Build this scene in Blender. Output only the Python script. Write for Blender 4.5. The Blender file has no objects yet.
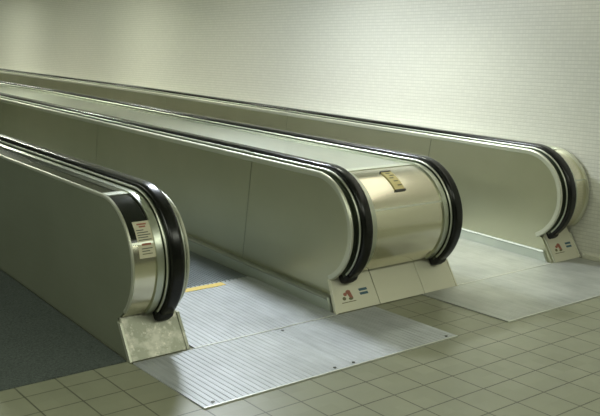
import bpy, bmesh, math, random
from mathutils import Vector, Matrix
random.seed(3)
T = 0.2                                   # one floor tile, metres; helper coordinates are in tiles
C = bpy.context.scene.collection
sc = bpy.context.scene
PI = math.pi

# ------------------------------------------------------------------ materials
def mat(name, col, rough=.5, metal=0., spec=.5, aniso=0., coat=0.):
    m = bpy.data.materials.new(name); m.use_nodes = True
    b = m.node_tree.nodes['Principled BSDF']
    b.inputs['Base Color'].default_value = (*col, 1)
    b.inputs['Roughness'].default_value = rough
    b.inputs['Metallic'].default_value = metal
    b.inputs['Specular IOR Level'].default_value = spec
    b.inputs['Anisotropic'].default_value = aniso
    b.inputs['Coat Weight'].default_value = coat
    return m

class NT:
    def __init__(s, m): s.t = m.node_tree; s.b = s.t.nodes['Principled BSDF']
    def n(s, kind, **kw):
        nd = s.t.nodes.new(kind)
        for k, v in kw.items(): setattr(nd, k, v)
        return nd
    def l(s, a, b): s.t.links.new(a, b)
    def m(s, op, a, b=None, c=None):
        nd = s.n('ShaderNodeMath', operation=op)
        for k, v in enumerate((a, b, c)):
            if v is None: continue
            if isinstance(v, (int, float)): nd.inputs[k].default_value = v
            else: s.l(v, nd.inputs[k])
        return nd.outputs[0]
    def mix(s, f, a, b, blend='MIX'):
        nd = s.n('ShaderNodeMix', data_type='RGBA', blend_type=blend)
        for k, v in ((0, f), (6, a), (7, b)):
            if isinstance(v, (int, float)): nd.inputs[k].default_value = v
            elif isinstance(v, tuple): nd.inputs[k].default_value = (*v, 1)
            else: s.l(v, nd.inputs[k])
        return nd.outputs[2]
    def coord(s):
        g = s.n('ShaderNodeNewGeometry'); x = s.n('ShaderNodeSeparateXYZ'); s.l(g.outputs['Position'], x.inputs[0])
        return g.outputs['Position'], x.outputs[0], x.outputs[1], x.outputs[2]
    def noise(s, vec, scale, detail=3, rough=.5, stretch=None):
        if stretch:
            mp = s.n('ShaderNodeMapping'); mp.inputs['Scale'].default_value = stretch; s.l(vec, mp.inputs[0]); vec = mp.outputs[0]
        nd = s.n('ShaderNodeTexNoise'); nd.inputs['Scale'].default_value = scale
        nd.inputs['Detail'].default_value = detail; nd.inputs['Roughness'].default_value = rough
        s.l(vec, nd.inputs['Vector']); return nd.outputs['Fac']
    def ramp(s, f, a, b):
        nd = s.n('ShaderNodeMapRange'); nd.inputs['From Min'].default_value = a; nd.inputs['From Max'].default_value = b
        s.l(f, nd.inputs[0]); return nd.outputs[0]
    def bump(s, h, dist, strength=1.):
        nd = s.n('ShaderNodeBump'); nd.inputs['Distance'].default_value = dist; nd.inputs['Strength'].default_value = strength
        s.l(h, nd.inputs['Height']); s.l(nd.outputs[0], s.b.inputs['Normal'])

def edge(g, v, pitch, off, w):            # 1 inside a joint line of width w (fraction of a cell)
    f = g.m('FRACT', g.m('ADD', g.m('DIVIDE', v, pitch), off))
    d = g.m('ABSOLUTE', g.m('SUBTRACT', f, .5))
    return g.m('GREATER_THAN', d, .5 - w / 2)

def brushed(m, stretch, lo, hi, col, dcol, scale=40):
    g = NT(m); P, x, y, z = g.coord()
    f = g.noise(P, scale, 4, .6, stretch)
    r = g.n('ShaderNodeMapRange'); r.inputs['To Min'].default_value = lo; r.inputs['To Max'].default_value = hi
    g.l(f, r.inputs[0]); g.l(r.outputs[0], g.b.inputs['Roughness'])
    f2 = g.noise(P, 2.2, 3, .5)
    g.l(g.mix(g.ramp(f2, .3, .7), col, dcol), g.b.inputs['Base Color'])
    return m

M = {}
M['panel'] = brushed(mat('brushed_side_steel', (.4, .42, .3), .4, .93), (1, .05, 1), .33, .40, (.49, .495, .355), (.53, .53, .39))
M['panel_left'] = brushed(mat('brushed_darkened_steel', (.3, .33, .25), .4, .5), (1, .05, 1), .42, .5, (.22, .24, .17), (.25, .27, .195))  # steel colour darkened to stand for the dark hall it reflects
M['trim'] = mat('satin_trim_steel', (.62, .63, .52), .42, .75)
M['bead'] = mat('polished_bead_steel', (.70, .72, .62), .38, 1)
M['channel'] = mat('guide_channel_steel', (.13, .15, .11), .35, .9)
M['drum'] = brushed(mat('brushed_drum_steel', (.8, .78, .62), .22, 1), (.05, 1, 1), .15, .24, (.80, .77, .62), (.84, .81, .66))
M['deck'] = brushed(mat('brushed_deck_steel', (.6, .62, .55), .3, 1), (1, .05, 1), .26, .38, (.62, .64, .56), (.56, .59, .51))
M['black_deck'] = mat('black_gloss_sheet', (.008, .010, .007), .12, 0, .5)  # even near-black gloss for the left nose band and deck strip
M['rubber'] = mat('black_handrail_rubber', (.004, .0045, .0035), .24, 0, .38)
M['boot'] = mat('matt_black_rubber', (.006, .006, .006), .6)
M['dark'] = mat('dark_joint', (.02, .022, .016), .6)
M['cream'] = mat('cream_foot_steel', (.68, .665, .53), .36, .3)
M['skirt'] = brushed(mat('skirt_steel', (.45, .5, .45), .3, .45), (1, .05, 1), .30, .42, (.50, .54, .47), (.44, .48, .42))
M['ledge'] = mat('dull_ledge_steel', (.30, .32, .27), .5, .4)
M['cover'] = brushed(mat('guide_cover_steel', (.55, .57, .49), .34, 1), (1, .05, 1), .28, .36, (.56, .59, .50), (.60, .63, .54))
M['screw'] = mat('screw_head_steel', (.10, .10, .09), .4, .8)
M['yellow'] = mat('yellow_comb_paint', (.75, .56, .13), .5)
M['paper'] = mat('label_paper', (.66, .62, .46), .5)
M['red'] = mat('red_label_ink', (.36, .13, .08), .5)
M['ink'] = mat('dark_label_ink', (.08, .09, .07), .5)
M['olive'] = mat('olive_label_ink', (.16, .15, .07), .5)
M['blue'] = mat('blue_label_ink', (.05, .12, .16), .5)
M['brass'] = mat('brass_plaque', (.66, .57, .27), .35, .4)
M['ceil'] = mat('ceiling_paint', (.7, .7, .6), .8)
M['dull'] = mat('far_wall_paint', (.2, .205, .17), .8)
M['darkwall'] = mat('dark_hall_paint', (.22, .25, .20), .8)
M['base'] = mat('baseboard_vinyl', (.62, .62, .52), .5)

def plate_mat(name, col, rough, metal):
    m = mat(name, col, rough, metal); g = NT(m); P, x, y, z = g.coord()
    f = g.noise(P, 3., 4, .6); f2 = g.noise(P, 30, 3, .6, (1, .12, 1))
    k = g.m('ADD', g.m('MULTIPLY', f, .6), g.m('MULTIPLY', f2, .4))
    c = tuple(v * .70 for v in col)
    g.l(g.mix(g.ramp(k, .35, .65), c, col), g.b.inputs['Base Color'])
    return m
M['plate'] = plate_mat('ribbed_aluminium', (.49, .51, .53), .44, .3)
M['plate_right'] = plate_mat('worn_smooth_aluminium', (.46, .475, .445), .4, .4)
M['belt'] = plate_mat('dark_pallet_aluminium', (.22, .25, .26), .4, .4)

m = M['scuffed'] = mat('scuffed_foot_steel', (.4, .4, .32), .4, .4)
g = NT(m); P, x, y, z = g.coord()
f = g.ramp(g.noise(P, 9, 5, .65), .48, .62); f2 = g.ramp(g.noise(P, 26, 4, .7), .55, .68)
c = g.mix(f, (.34, .35, .27), (.56, .55, .46)); c = g.mix(f2, c, (.70, .67, .57)); g.l(c, g.b.inputs['Base Color'])

m = M['tile'] = mat('floor_tile', (.2, .2, .15), .5)
g = NT(m); P, x, y, z = g.coord()
gr = g.m('MAXIMUM', edge(g, x, T, .5, .036), edge(g, y, T, .5, .036))
cell = g.n('ShaderNodeCombineXYZ')
g.l(g.m('FLOOR', g.m('DIVIDE', x, T)), cell.inputs[0]); g.l(g.m('FLOOR', g.m('DIVIDE', y, T)), cell.inputs[1])
wn = g.n('ShaderNodeTexWhiteNoise', noise_dimensions='2D'); g.l(cell.outputs[0], wn.inputs['Vector'])
c = g.mix(wn.outputs[0], (.235, .240, .165), (.262, .266, .188))
c = g.mix(g.m('MULTIPLY', g.ramp(g.noise(P, 5, 5, .6), .35, .7), .35), c, (.19, .20, .14))
g.l(g.mix(gr, c, (.085, .085, .055)), g.b.inputs['Base Color'])
g.b.inputs['Roughness'].default_value = .36
g.bump(g.m('SUBTRACT', 1, gr), .0015, .6)

m = M['carpet'] = mat('blue_grey_carpet', (.05, .07, .07), .95, 0, .1)
g = NT(m); P, x, y, z = g.coord()
f = g.noise(P, 85, 3, .8); f2 = g.noise(P, 260, 2, .8)
g.l(g.mix(g.ramp(g.m('ADD', g.m('MULTIPLY', f, .6), g.m('MULTIPLY', f2, .4)), .38, .62), (.052, .062, .058), (.122, .140, .130)), g.b.inputs['Base Color'])
g.bump(f, .004, .8)

m = M['wall'] = mat('mosaic_wall_tile', (.6, .6, .5), .4)
g = NT(m); P, x, y, z = g.coord()
gr = g.m('MAXIMUM', g.m('MULTIPLY', edge(g, y, T * .15, 0, .22), .35), edge(g, z, T * .15, 0, .26))
cell = g.n('ShaderNodeCombineXYZ')
g.l(g.m('FLOOR', g.m('DIVIDE', y, T * .15)), cell.inputs[0]); g.l(g.m('FLOOR', g.m('DIVIDE', z, T * .15)), cell.inputs[1])
wn = g.n('ShaderNodeTexWhiteNoise', noise_dimensions='2D'); g.l(cell.outputs[0], wn.inputs['Vector'])
c = g.mix(wn.outputs[0], (.625, .62, .545), (.665, .66, .58))
g.l(g.mix(gr, c, (.55, .55, .475)), g.b.inputs['Base Color'])
g.b.inputs['Roughness'].default_value = .42
g.bump(g.m('SUBTRACT', 1, gr), .0012, .5)

# ------------------------------------------------------------------ object helpers
def mesh(name, verts, faces, m, parent=None, smooth=0, bevel=0):
    me = bpy.data.meshes.new(name)
    me.from_pydata([(v[0] * T, v[1] * T, v[2] * T) for v in verts], [], faces)
    bm = bmesh.new(); bm.from_mesh(me)
    bmesh.ops.remove_doubles(bm, verts=bm.verts, dist=1e-6)
    bmesh.ops.recalc_face_normals(bm, faces=bm.faces)
    bm.to_mesh(me); bm.free()
    me.materials.append(M[m])
    if smooth:
        me.polygons.foreach_set('use_smooth', [True] * len(me.polygons))
        me.set_sharp_from_angle(angle=math.radians(smooth))
    o = bpy.data.objects.new(name, me); C.objects.link(o)
    if parent:
        o.parent = parent; o.location = -Vector(parent['_org'])
    if bevel:
        b = o.modifiers.new('bevel', 'BEVEL'); b.width = bevel * T; b.segments = 2; b.limit_method = 'ANGLE'
    return o

def thing(name, label, cat, org, group=None):
    o = bpy.data.objects.new(name, None); C.objects.link(o)
    o.location = Vector(org) * T; o['_org'] = tuple(Vector(org) * T)
    o['label'] = label; o['category'] = cat
    if group: o['group'] = group
    return o

def struct(o): o['kind'] = 'structure'; return o

def box(x0, x1, y0, y1, z0, z1):
    v = [(x, y, z) for x in (x0, x1) for y in (y0, y1) for z in (z0, z1)]
    return v, [(0, 1, 3, 2), (4, 6, 7, 5), (0, 4, 5, 1), (2, 3, 7, 6), (0, 2, 6, 4), (1, 5, 7, 3)]

def prism(x0, x1, yz):                    # polygon in the y,z plane pushed along x
    n = len(yz)
    v = [(x0, y, z) for y, z in yz] + [(x1, y, z) for y, z in yz]
    f = [tuple(range(n)), tuple(reversed(range(n, 2 * n)))] + [(i, (i + 1) % n, n + (i + 1) % n, n + i) for i in range(n)]
    return v, f

def merge(*parts):
    V, F = [], []
    for v, f in parts:
        k = len(V); V += v; F += [tuple(i + k for i in q) for q in f]
    return V, F

# ------------------------------------------------------------------ the ramp the walkways climb
YEND = 190.
def S(y):                                 # height of the walking surface
    if y <= 7: return 0.
    if y <= 16: return .040 * (y - 7)
    if y <= 40: return .36 + .0275 * (y - 16)
    if y <= 85: return 1.02 + .020 * (y - 40)
    return 1.92
RR = 1.95                                 # newel radius at the handrail's outer face
ZC = 2.50
def railtop(y, yc):
    z0 = ZC + RR + .0275 * (40 - yc)
    if y <= 40: return ZC + RR + .0275 * (y - yc)
    if y <= 85: return z0 + .020 * (y - 40)
    return z0 + .9
def path(yc, a0=-52., a1=90., far=True, step=4.):   # (y, z, ny, nz): outline of the handrail, front-bottom to far end
    out = []; n = max(1, int(round((a1 - a0) / step)))
    for k in range(n + 1):
        a = math.radians(a0 + (a1 - a0) * k / n)
        out.append((yc - RR * math.cos(a), ZC + RR * math.sin(a), -math.cos(a), math.sin(a)))
    if far:
        for y in (yc + .8, yc + 3, 16, 25, 40, 55, 70, 85, 120, YEND):
            out.append((y, railtop(y, yc), 0, 1))
    return out

def sweep(prof, pth, face, d, closed=False):        # prof: (s, dr) pairs; s inwards from the face, dr from the outline
    V = [(face + d * s, y + ny * dr, z + nz * dr) for y, z, ny, nz in pth for s, dr in prof]
    n = len(prof); F = []
    for k in range(len(pth) - 1):
        for j in range(n if closed else n - 1):
            a = k * n + j; b = k * n + (j + 1) % n
            F.append((a, b, b + n, a + n))
    if closed:
        F.append(tuple(range(n))); F.append(tuple(range((len(pth) - 1) * n, len(pth) * n)))
    return V, F

FOOTY, FOOTK = 7.02, .60           # foot plates lean back by this much per unit of height
def side_panel(x0, x1, yc, dr, root, m, seams=()):
    """polished side sheet: rounded nose, leaning foot line; split at the slanted joints"""
    top = [(y + ny * dr, z + nz * dr) for y, z, ny, nz in path(yc, -64, 90)]
    segs = list(seams)
    lean = .17
    ynose = [p for p in top if p[0] <= yc + .9]
    prev = None
    def topz(y): return railtop(y, yc) + dr
    for k in range(len(segs) + 1):
        if k == 0:
            pts = [(FOOTY + .03, .0)] + [(FOOTY + .03 + FOOTK * .93, .93)] + [p for p in ynose if p[0] < yc + .1]
        else:
            s = segs[k - 1] + .012
            pts = [(s - 0, S(s) + .0), (s - lean * 0 + prev, topz(s))]
            pts = [(s + prev, S(s)), (s, topz(s))]
        e = (segs[k] - .012) if k < len(segs) else YEND
        ys = [y for y in (yc + .8, yc + 3, 16, 25, 40, 55, 70, 85, 120) if y > pts[-1][0] + .05 and y < e - .05]
        pts += [(y, topz(y)) for y in ys]
        sh = lean * (topz(e) - S(e)) if k < len(segs) else 0
        pts.append((e, topz(e))); pts.append((e + sh, S(e)))
        low = [y for y in (120, 85, 40, 16, 8) if y < e + sh - .05 and y > pts[0][0] + .05]
        pts += [(y, S(y)) for y in low]
        prev = sh
        v, f = prism(x0, x1, pts)
        mesh('side_panel', v, f, m, root)
    if segs:                              # dark backing seen through the joints
        for s in segs:
            sh = lean * (topz(s) - S(s))
            v, f = prism(min(x0, x1) + .012, max(x0, x1) - .012, [(s - .02, topz(s)), (s + .02, topz(s)), (s + sh + .02, S(s)), (s + sh - .02, S(s))])
            mesh('panel_joint', v, f, 'dark', root)

RAIL = [(0, -.20), (0, -.07), (.025, -.025), (.07, -.004), (.14, 0), (.34, 0), (.41, -.004), (.455, -.025), (.48, -.07), (.48, -.20),
        (.40, -.20), (.40, -.13), (.08, -.13), (.08, -.20)]
def handrail_set(root, face, d, yc, so=.30, low=0.):
    # light bevelled edge of the side sheet
    o = mesh('panel_trim', *sweep([(0, -.36), (-.02, -.34), (-.025, -.21 - low), (.0, -.175 - low), (.05, -.165 - low), (.075, -.18 - low), (.075, -.33), (.02, -.36)],
                                  path(yc, -64), face, d, True), 'trim', root, 35)
    # channel under the handrail, both flanks, and its bright beads
    o = mesh('handrail_guide', *sweep([(.07, -.30), (so - .14, -.30), (so - .12, -.23), (so - .065, -.23), (so - .05, -.13), (so + .10, -.13), (so + .36, -.13), (so + .44, -.13), (so + .44, -.23), (so + .58, -.245), (so + .62, -.31), (.07, -.34)],
                                      path(yc, -54), face, d, True), 'channel', root, 35)
    mesh('guide_cover', *sweep([(so + .50, -.20), (so + .70, -.205), (so + .70, -.30), (so + .50, -.30)], path(yc, -56), face, d, True), 'cover', root, 35)
    for s in (so - .065, so + .45):
        pr = [(s + .033 * math.cos(a * PI / 3), -.14 + .033 * math.sin(a * PI / 3)) for a in range(6)]
        mesh('guide_bead', *sweep(pr, path(yc, -48), face, d, True), 'bead', root, 80)
    pr = [(s * .8 + so, r) for s, r in RAIL]
    mesh('handrail', *sweep(pr, path(yc, -56), face, d, True), 'rubber', root, 50)
    # rubber mouth where the handrail dives into the foot
    pth = path(yc, -61, -49, False, 3)
    pr = [(s * .96 + so - .04, r * 1.15 + (.045 if r > -.1 else -.02)) for s, r in RAIL[:10]]
    n = len(pth); P2 = []
    for k, (y, z, ny, nz) in enumerate(pth):
        g_ = -.05 if k in (0, n - 1) else 0
        P2.append((y + ny * g_, z + nz * g_, ny, nz))
    mesh('handrail_inlet', *sweep(pr, P2, face, d, True), 'boot', root, 60)

def drum(root, x0, x1, yc, upper, lower, deck, a_seam=22., dr=-.26):
    """the wrapped nose between the handrails: deck sheet, upper sheet, lower sheet, joint strips"""
    def sheet(name, pth, m, ex=0.):
        pr = [(0, dr + ex), (x1 - x0, dr + ex), (x1 - x0, dr - .05), (0, dr - .05)]
        return mesh(name, *sweep(pr, pth, x0, 1, True), m, root, 30)
    full = path(yc, 90, 90.01, True)
    sheet('deck_cover', full[1:], deck)
    sheet('upper_nose_sheet', path(yc, a_seam + .8, 86, False, 2.5), upper)
    sheet('lower_nose_sheet', path(yc, -58, a_seam - .8, False, 2.5), lower)
    sheet('nose_joint_strip', path(yc, a_seam - 1.1, a_seam + 1.1, False, 1.1), 'bead', .012)
    P = path(yc, 83, 90, False, 2.5); P.append((yc + .12, railtop(yc + .12, yc), 0, 1))
    sheet('deck_joint_strip', P, 'bead', .02)

def slab(x0, x1, h, ya, yb, fl0=0., fl1=0.):        # leaning plate; fl: how far each side edge draws in towards the top
    V = [(x, y, z) for y0 in (ya, yb) for x, y, z in ((x0, y0, .02), (x1, y0, .02), (x1 + fl1 * h, y0 + FOOTK * h, h), (x0 + fl0 * h, y0 + FOOTK * h, h))]
    return V, [(0, 1, 2, 3), (7, 6, 5, 4), (0, 4, 5, 1), (1, 5, 6, 2), (2, 6, 7, 3), (3, 7, 4, 0)]
def foot(root, x0, x1, m, fl0=0., fl1=0.):
    v, f = slab(x0, x1, 1.40, FOOTY, FOOTY + .10, fl0, fl1)
    return mesh('foot_plate', v, f, m, root, 0, .012)
def foot_lip(root, x0, x1, m='trim', fl=0.):
    v, f = slab(x0, x1, .94, FOOTY - .03, FOOTY + .12, fl, fl)
    return mesh('foot_edge', v, f, m, root, 0, .01)

def skirt(root, face, d, y0=7.26, y1=YEND, ledge=.03):
    """low skirting along the walking surface, d points into the unit"""
    ys = [y0, 16, 40, 85, y1]
    a = [(y, S(y) - .02 if y > 7.5 else .03) for y in ys]
    b = [(y + (.20 if y == y0 else 0), S(y) + .43) for y in ys]
    x0, x1 = sorted((face - d * .10, face + d * .005))
    n = len(ys); V = []; F = []
    top_in, top_out = .0, -.06
    rows = []
    for k in range(n):
        rows.append([(face - d * .10, a[k][0], a[k][1]), (face - d * .10, b[k][0] - (.02 if k == 0 else 0), b[k][1] - .05), (face - d * .07, b[k][0], b[k][1]), (face + d * .005, b[k][0], b[k][1]), (face + d * .005, a[k][0], a[k][1])])
    for r in rows: V += r
    for k in range(n - 1):
        for j in range(5):
            p, q = k * 5 + j, k * 5 + (j + 1) % 5
            F.append((p, q, q + 5, p + 5))
    F.append(tuple(range(5))); F.append(tuple(range((n - 1) * 5, n * 5)))
    o = mesh('skirting', V, F, 'skirt', root)
    V = [(p[0] - d * .004, p[1], p[2]) for r in rows for p in (r[1],)]
    strip = []
    for r in rows: strip += [(r[1][0] - d * .012, r[1][1], r[1][2] - .012), (r[1][0] - d * .012, r[1][1], r[1][2] + .012), (r[2][0], r[2][1], r[2][2] + .012), (r[2][0] + d * (.07 + ledge), r[2][1], r[2][2] + .012)]
    F = []
    for k in range(n - 1):
        for j in range(3):
            p = k * 4 + j; F.append((p, p + 1, p + 5, p + 4))
    mesh('skirting_top_edge', strip, F, 'ledge', root)
    return o

def on_nose(root, name, x0, x1, a0, a1, yc, dr, th, m, n=6, parent=None):   # thin plate following the nose
    pth = path(yc, a0, a1, False, max(.5, (a1 - a0) / n))
    o = mesh(name, *sweep([(0, dr + th), (x1 - x0, dr + th), (x1 - x0, dr), (0, dr)], pth, x0, 1, True), m, root, 30)
    return o
def on_foot(root, name, pts, m, lift=.006):        # flat polygon in (x, height-along-plate) on a foot plate
    V = []
    n = len(pts); nl = math.hypot(1, FOOTK)
    for h in (lift, lift - .006):
        for x, z in pts: V.append((x, FOOTY + FOOTK * z - h / nl, z + h * FOOTK / nl))
    F = [tuple(range(n)), tuple(reversed(range(n, 2 * n)))] + [(i, (i + 1) % n, n + (i + 1) % n, n + i) for i in range(n)]
    return mesh(name, V, F, m, root)

# child parts of a part: reparent keeping place
def under(o, part):
    o.parent = part; o.location = (0, 0, 0)
    return o

# ------------------------------------------------------------------ LEFT balustrade
YL = 8.50
L = thing('walkway_balustrade', 'left foreground walkway balustrade with black nose band and scuffed foot, beside the carpet', 'balustrade', (-5.7, 7.0, 0), 'moving walkway balustrades')
handrail_set(L, -4.86, -1, YL, .29, .12)
side_panel(-4.88, -4.94, YL, -.30, L, 'panel', (15.0, 27.0, 39.0))
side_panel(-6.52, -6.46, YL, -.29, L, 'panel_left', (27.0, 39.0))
mesh('outer_trim', *sweep([(0, -.32), (-.012, -.27), (.0, -.235), (.05, -.225), (.05, -.32)], path(YL, -47), -6.53, 1, True), 'trim', L, 35)
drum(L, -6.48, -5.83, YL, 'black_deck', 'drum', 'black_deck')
foot(L, -6.505, -4.89, 'scuffed')
foot_lip(L, -4.89, -4.80, 'scuffed'); foot_lip(L, -6.57, -6.50)
skirt(L, -4.80, -1)
LX0 = -6.30; LX1 = -5.84
lab = on_nose(L, 'warning_label', LX0, LX1, 9, 42, YL, -.26, .012, 'paper')
lab['label'] = 'cream warning label with red headings and small dark print'
def ink(par, x0, x1, a0, a1, m, yc, name='print_line', dr=-.248):
    o = on_nose(L, name, x0, x1, a0, a1, yc, dr, .004, m, 2); under(o, par); return o
for a, m_, w in ((39.2, 'red', .26), (36.8, 'red', .18)):
    ink(lab, -6.07 - w / 2, -6.07 + w / 2, a - .8, a + .6, m_, YL)
for a, w in ((33.6, .20), (31.4, .31), (29.2, .36), (27.0, .28), (24.8, .36)):
    ink(lab, -6.26, -6.26 + w, a - .45, a + .3, 'ink', YL)
ink(lab, -6.20, -5.94, 19.8, 21.6, 'red', YL)
for a, w in ((17.2, .30), (15.0, .22), (12.6, .28)):
    ink(lab, -6.22, -6.22 + w, a - .4, a + .3, 'ink' if a > 13 else 'olive', YL)

# ------------------------------------------------------------------ CENTRE double balustrade
YC = 8.40
K = thing('walkway_balustrade', 'wide centre walkway balustrade with two handrails, silver drum nose and yellow plaque', 'balustrade', (3.1, 7.0, 0), 'moving walkway balustrades')
handrail_set(K, .58, 1, YC, .36)
handrail_set(K, 5.62, -1, YC, .29, .14)
side_panel(.60, .66, YC, -.30, K, 'panel', (11.9, 24.3, 37.0, 49.7))
side_panel(5.60, 5.54, YC, -.30, K, 'panel', (11.9, 24.3, 37.0, 49.7))
drum(K, 1.62, 4.65, YC, 'drum', 'drum', 'deck')
f1 = foot(K, .42, 2.20, 'cream', .20); f2 = foot(K, 2.225, 4.22, 'cream'); f3 = foot(K, 4.245, 5.74, 'cream')
foot_lip(K, .36, .42, 'cream', .20); foot_lip(K, 5.74, 5.80, 'cream')
skirt(K, .44, 1, 7.26, 190, .18); skirt(K, 5.62, -1)
pq = on_nose(K, 'deck_plaque', 2.80, 3.22, 41, 70, YC, -.26, .035, 'brass')
pq['label'] = 'yellowed brass plaque with worn dark lettering'
for a, b in ((39.6, 41.6), (69.4, 71.4)):
    e = on_nose(K, 'plaque_clip', 2.79, 3.23, a, b, YC, -.26, .05, 'screw', 2); under(e, pq)
for a, x in ((66, 3.0), (62, 3.08), (58, 2.98), (53, 3.06), (47, 3.1)):
    e = on_nose(K, 'print_line', x - .10, x + .08, a - .7, a + .7, YC, -.225, .004, 'olive', 2); under(e, pq)

def blob(cx, cz, rx, rz, n=9, ph=0): return [(cx + rx * math.cos(2 * PI * k / n + ph), cz + rz * math.sin(2 * PI * k / n + ph)) for k in range(n)]
def sticker(root, foot_o, x, z, k=1.):
    s = on_foot(root, 'child_warning_sticker', [(x - .36 * k, z - .20), (x + .38 * k, z - .20), (x + .38 * k, z + .22), (x - .36 * k, z + .22)], 'cream', .010)
    under(s, foot_o)
    for nm, pts, m_ in (('figure_mark', blob(x + .06, z + .13, .10, .055), 'red'), ('figure_mark', blob(x - .08, z + .08, .075, .05), 'red'),
                        ('figure_mark', [(x + .0, z + .11), (x + .16, z + .11), (x + .20, z - .06), (x + .06, z - .03)], 'red'),
                        ('figure_mark', blob(x - .16, z - .03, .07, .05), 'olive'), ('figure_mark', blob(x + .10, z - .06, .09, .04), 'olive'),
                        ('figure_mark', [(x - .30, z - .15), (x + .28, z - .15), (x + .28, z - .13), (x - .30, z - .13)], 'olive')):
        under(on_foot(root, nm, pts, m_, .016), foot_o)
    for dz in (-.02, .09):
        under(on_foot(root, 'blue_bar', [(x + .52, z + dz), (x + .86, z + dz), (x + .84, z + dz + .07), (x + .50, z + dz + .07)], 'blue', .010), foot_o)
sticker(K, f1, 1.02, .40)

# ------------------------------------------------------------------ WALL-SIDE balustrade
YW = 8.60
W = thing('walkway_balustrade', 'right balustrade against the mosaic wall with one handrail and small foot sticker', 'balustrade', (12.1, 7.0, 0), 'moving walkway balustrades')
handrail_set(W, 11.17, 1, YW, .36)
side_panel(11.19, 11.25, YW, -.30, W, 'panel', (13.6, 24.0, 37.0, 49.7))
drum(W, 12.20, 12.90, YW, 'drum', 'drum', 'deck', 22., -.29)
mesh('wall_side_trim', *sweep([(0, -.30), (0, -.18), (.05, -.18), (.05, -.30)], path(YW, -47), 12.90, 1, True), 'trim', W, 35)
fw = foot(W, 11.36, 12.90, 'cream')
foot_lip(W, 11.27, 11.36, 'trim'); foot_lip(W, 12.90, 12.97, 'trim')
skirt(W, 11.19, 1)
sticker(W, fw, 11.85, .45)

# ------------------------------------------------------------------ floor, plates, belts, carpet
v, f = box(-40, 13.1, -26, YEND, -.5, 0); struct(mesh('floor', v, f, 'tile'))

def ribbed(x0, x1, y0, y1, z, pitch, h, rise=False, z1=None):
    n = int(round((x1 - x0 - .1) / pitch)); p = (x1 - x0 - .1) / n
    prof = [(x0, 0), (x0, z + .004), (x0 + .05, z + .004)]
    for k in range(n):
        a = x0 + .05 + k * p
        prof += [(a + p * .12, z - h), (a + p * .42, z - h), (a + p * .54, z), (a + p, z)]
    prof += [(x1, z + .004), (x1, 0)]
    ys = [y0] + ([y for y in (16, 40, 85) if y0 < y < y1] if rise else []) + [y1]
    V = []; F = []; m_ = len(prof)
    for y in ys:
        for x, zz in prof:
            V.append((x, y, (zz + (S(y) if rise else 0)) if zz > 0 else .002))
    for k in range(len(ys) - 1):
        for j in range(m_ - 1):
            a = k * m_ + j; F.append((a, a + 1, a + 1 + m_, a + m_))
    F.append(tuple(range(m_))); F.append(tuple(reversed(range((len(ys) - 1) * m_, len(ys) * m_))))
    return V, F
def screw(par, x, y, z):
    n = 8; V = [(x + .045 * math.cos(2 * PI * k / n), y + .045 * math.sin(2 * PI * k / n), z + h) for h in (-.01, .008) for k in range(n)]
    F = [tuple(range(n)), tuple(range(n, 2 * n))] + [(k, (k + 1) % n, n + (k + 1) % n, n + k) for k in range(n)]
    mesh('screw', V, F, 'screw', par)
def floor_plate(label, x0, x1, y0, y1, m_, screws, pitch=.16, h=.011, frame=True, rise=False, grp='floor plates at the walkway ends'):
    t = thing('floor_plate', label, 'floor plate', ((x0 + x1) / 2, y0, 0), grp)
    mesh('ribbed_sheet', *ribbed(x0 + .004, x1 - .004, y0 + .035, y1 - .002, .03, pitch, h, rise), m_, t)
    if frame:
        parts = [box(x0, x1, y0, y0 + .045, .0, .038)]
        mesh('edge_strip', *merge(*parts), 'edge', t)
    for x, y in screws: screw(t, x, y, .034)
    return t
M['edge'] = mat('plate_edge_aluminium', (.66, .67, .62), .35, .5)
floor_plate('ribbed silver floor plate in front of the left foreground balustrade', -6.52, -2.06, 3.43, 6.935, 'plate', [(-6.17, 3.64), (-2.55, 3.62)])
floor_plate('ribbed silver floor plate reaching in front of the stickered centre foot', -2.055, 1.85, 3.43, 6.935, 'plate', [(-1.88, 6.74), (-1.92, 3.62), (1.57, 3.62)])
t = floor_plate('ribbed silver inner plate between left and centre balustrades, yellow edged', -4.68, .33, 6.94, 11.55, 'plate', [], .16, .011, True, True)
mesh('comb', *merge(*[box(-4.68 + k * .167, -4.68 + k * .167 + .11, 11.54, 11.7, S(11.7) - .04, S(11.7) + .02) for k in range(30)]), 'plate', t)
v = [(-4.66, 11.26, S(11.26) + .036), (-.9, 11.26, S(11.26) + .036), (-.9, 11.57, S(11.57) + .036), (-4.66, 11.57, S(11.57) + .036)]
v = v + [(a, b, c - .03) for a, b, c in v]
mesh('yellow_comb_line', v, [(0, 1, 2, 3), (7, 6, 5, 4), (0, 4, 5, 1), (1, 5, 6, 2), (2, 6, 7, 3), (3, 7, 4, 0)], 'yellow', t)['label'] = 'yellow painted comb edge line'
floor_plate('smooth grey floor plate in front of the right balustrade by the wall', 4.06, 12.78, 3.40, 7.04, 'plate_right', [], .11, .004)
floor_plate('smooth grey inner plate between centre balustrade and right balustrade', 5.80, 11.10, 7.045, 14.0, 'plate_right', [], .11, .004, True, True)

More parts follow.
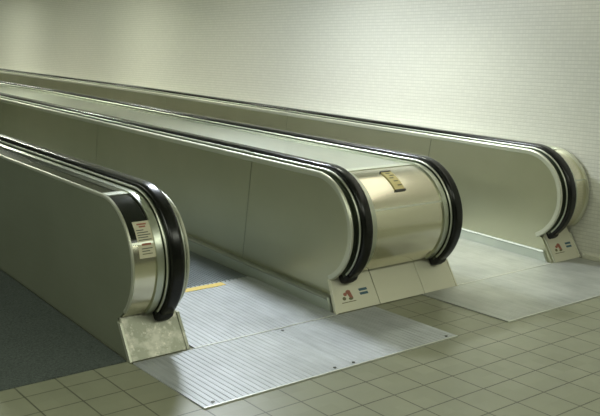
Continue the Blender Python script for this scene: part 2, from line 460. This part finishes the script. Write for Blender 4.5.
def belt(label, x0, x1, ys0=11.7):
    n = int((x1 - x0) / .11); p = (x1 - x0) / n; prof = [(x0, None)]
    for k in range(n):
        a = x0 + k * p; prof += [(a, .0), (a + p * .5, .0), (a + p * .5, -.018), (a + p, -.018)]
    prof.append((x1, None))
    ys = [ys0, 16, 40, 85, YEND]; V = []; F = []; m_ = len(prof)
    for y in ys:
        for x, z in prof: V.append((x, y, .002 if z is None else S(y) + z))
    for k in range(len(ys) - 1):
        for j in range(m_ - 1):
            a = k * m_ + j; F.append((a, a + 1, a + 1 + m_, a + m_))
    F.append(tuple(range(m_)))
    o = mesh('walkway_belt', V, F, 'belt')
    o['label'] = label; o['category'] = 'walkway belt'; o['group'] = 'moving walkway belts'
    return o
belt('dark grooved walkway belt beyond the yellow comb line', -4.69, .33)
belt('grooved walkway belt between the centre balustrade and the wall-side balustrade', 5.74, 11.06, 14.05)

v, f = prism(-39.9, -6.58, [(7.18, .0), (7.19, .03), (16, .39), (40, 1.05), (85, 1.95), (YEND - .5, 1.95), (YEND - .5, .0)])
o = mesh('carpet', v, f, 'carpet'); o['label'] = 'dark blue grey carpet beside the left foreground balustrade'; o['category'] = 'carpet'

# ------------------------------------------------------------------ room shell
HC = 13.6
v, f = box(13.05, 13.6, -26, YEND, -.5, HC); struct(mesh('wall_right', v, f, 'wall'))
v, f = box(12.93, 13.05, -26, 6.95, 0, .16); struct(mesh('baseboard_right', v, f, 'base'))
v, f = box(-40, 13.6, -26, YEND, HC, HC + .5); struct(mesh('ceiling', v, f, 'ceil'))
v, f = box(-40.5, -40, -26, YEND, -.5, HC); struct(mesh('wall_left', v, f, 'darkwall'))
v, f = box(-40.5, 13.6, -26.5, -26, -.5, HC); struct(mesh('wall_back', v, f, 'dull'))
v, f = box(-40.5, 13.6, YEND, YEND + .5, -.5, HC); struct(mesh('wall_far', v, f, 'dull'))

# ------------------------------------------------------------------ lights
def area(name, loc, size, power, col, target=None, spread=180):
    l = bpy.data.lights.new(name, 'AREA'); l.shape = 'RECTANGLE'; l.size, l.size_y = size[0] * T, size[1] * T
    l.energy = power; l.color = col; l.spread = math.radians(spread)
    o = bpy.data.objects.new(name, l); C.objects.link(o); o.location = Vector(loc) * T
    d = (Vector(target) - Vector(loc)) if target else Vector((0, 0, -1))
    o.rotation_euler = d.to_track_quat('-Z', 'Y').to_euler()
    return o
def spot(name, loc, target, power, col, ang, blend=1., rad=.5):
    l = bpy.data.lights.new(name, 'SPOT'); l.energy = power; l.color = col; l.spot_size = math.radians(ang); l.spot_blend = blend
    l.shadow_soft_size = rad * T
    o = bpy.data.objects.new(name, l); C.objects.link(o); o.location = Vector(loc) * T
    o.rotation_euler = (Vector(target) - Vector(loc)).to_track_quat('-Z', 'Y').to_euler()
    return o
GW = (.95, 1., .84); CW = (.86, .93, 1.); PW = (1., .96, .82)
area('ceiling_lamp_or_fill', (2.9, 18.3, HC - .1), (2, 1.2), 118, CW)
area('ceiling_lamp_or_fill', (7.0, 13.5, HC - .1), (2.4, 1.2), 14, GW, None, 110)  # added fill without a known fixture; lifts drum nose and right plates
area('drum_reflection_fill', (11, 5, HC - .1), (3.2, 14), 7.5, PW)  # unseen glow added so the upper nose sheet reflects brighter
for y in (43, 68, 95, 125, 160): area('ceiling_lamp_or_fill', (1.75, y, HC - .1), (3, 1.2), 70, GW)
for y in (20, 32, 44, 56, 68, 80, 92):
    area('low_wall_fill', (2.5, y, HC - .2), (1, 11.8), 15., PW, (13.05, y - 2, 2.0), 90)  # added fills aimed at the low wall; no such fixtures known
area('hall_fill', (-6, -8, HC - .1), (8, 6), 22, GW)  # unseen fills added behind the camera to brighten drum and foot plates
area('hall_fill', (6, -10, HC - .1), (8, 6), 38, GW)
area('hall_fill', (-24, 2, HC - .1), (10, 10), 110, GW)  # unseen fills added over the left hall to lift side panel and carpet
area('hall_fill', (-24, 34, HC - .1), (10, 10), 100, GW)

w = bpy.data.worlds.new('world'); sc.world = w; w.use_nodes = True
w.node_tree.nodes['Background'].inputs[0].default_value = (.5, .52, .45, 1); w.node_tree.nodes['Background'].inputs[1].default_value = .3

# ------------------------------------------------------------------ camera
cd = bpy.data.cameras.new('camera'); cam = bpy.data.objects.new('camera', cd); C.objects.link(cam)
R = ((0.7913588, -0.61127891, 0.00945184), (-0.10462778, -0.15065071, -0.98303479), (0.60233236, 0.77694431, -0.18317553))
rx, ry, rz = Vector(R[0]), -Vector(R[1]), -Vector(R[2])
mw = Matrix((rx, ry, rz)).transposed().to_4x4(); mw.translation = Vector((-15.8914, 12.0819 * -1, 7.98735)) * T
cam.matrix_world = mw
cd.sensor_width = 36; cd.lens = 852.687 / 600 * 36; cd.clip_start = .05; cd.clip_end = 200
sc.camera = cam
for o in C.objects:
    if '_org' in o: del o['_org']
sc.view_settings.view_transform = 'Standard'; sc.view_settings.look = 'None'; sc.view_settings.gamma = 1; sc.view_settings.exposure = 0
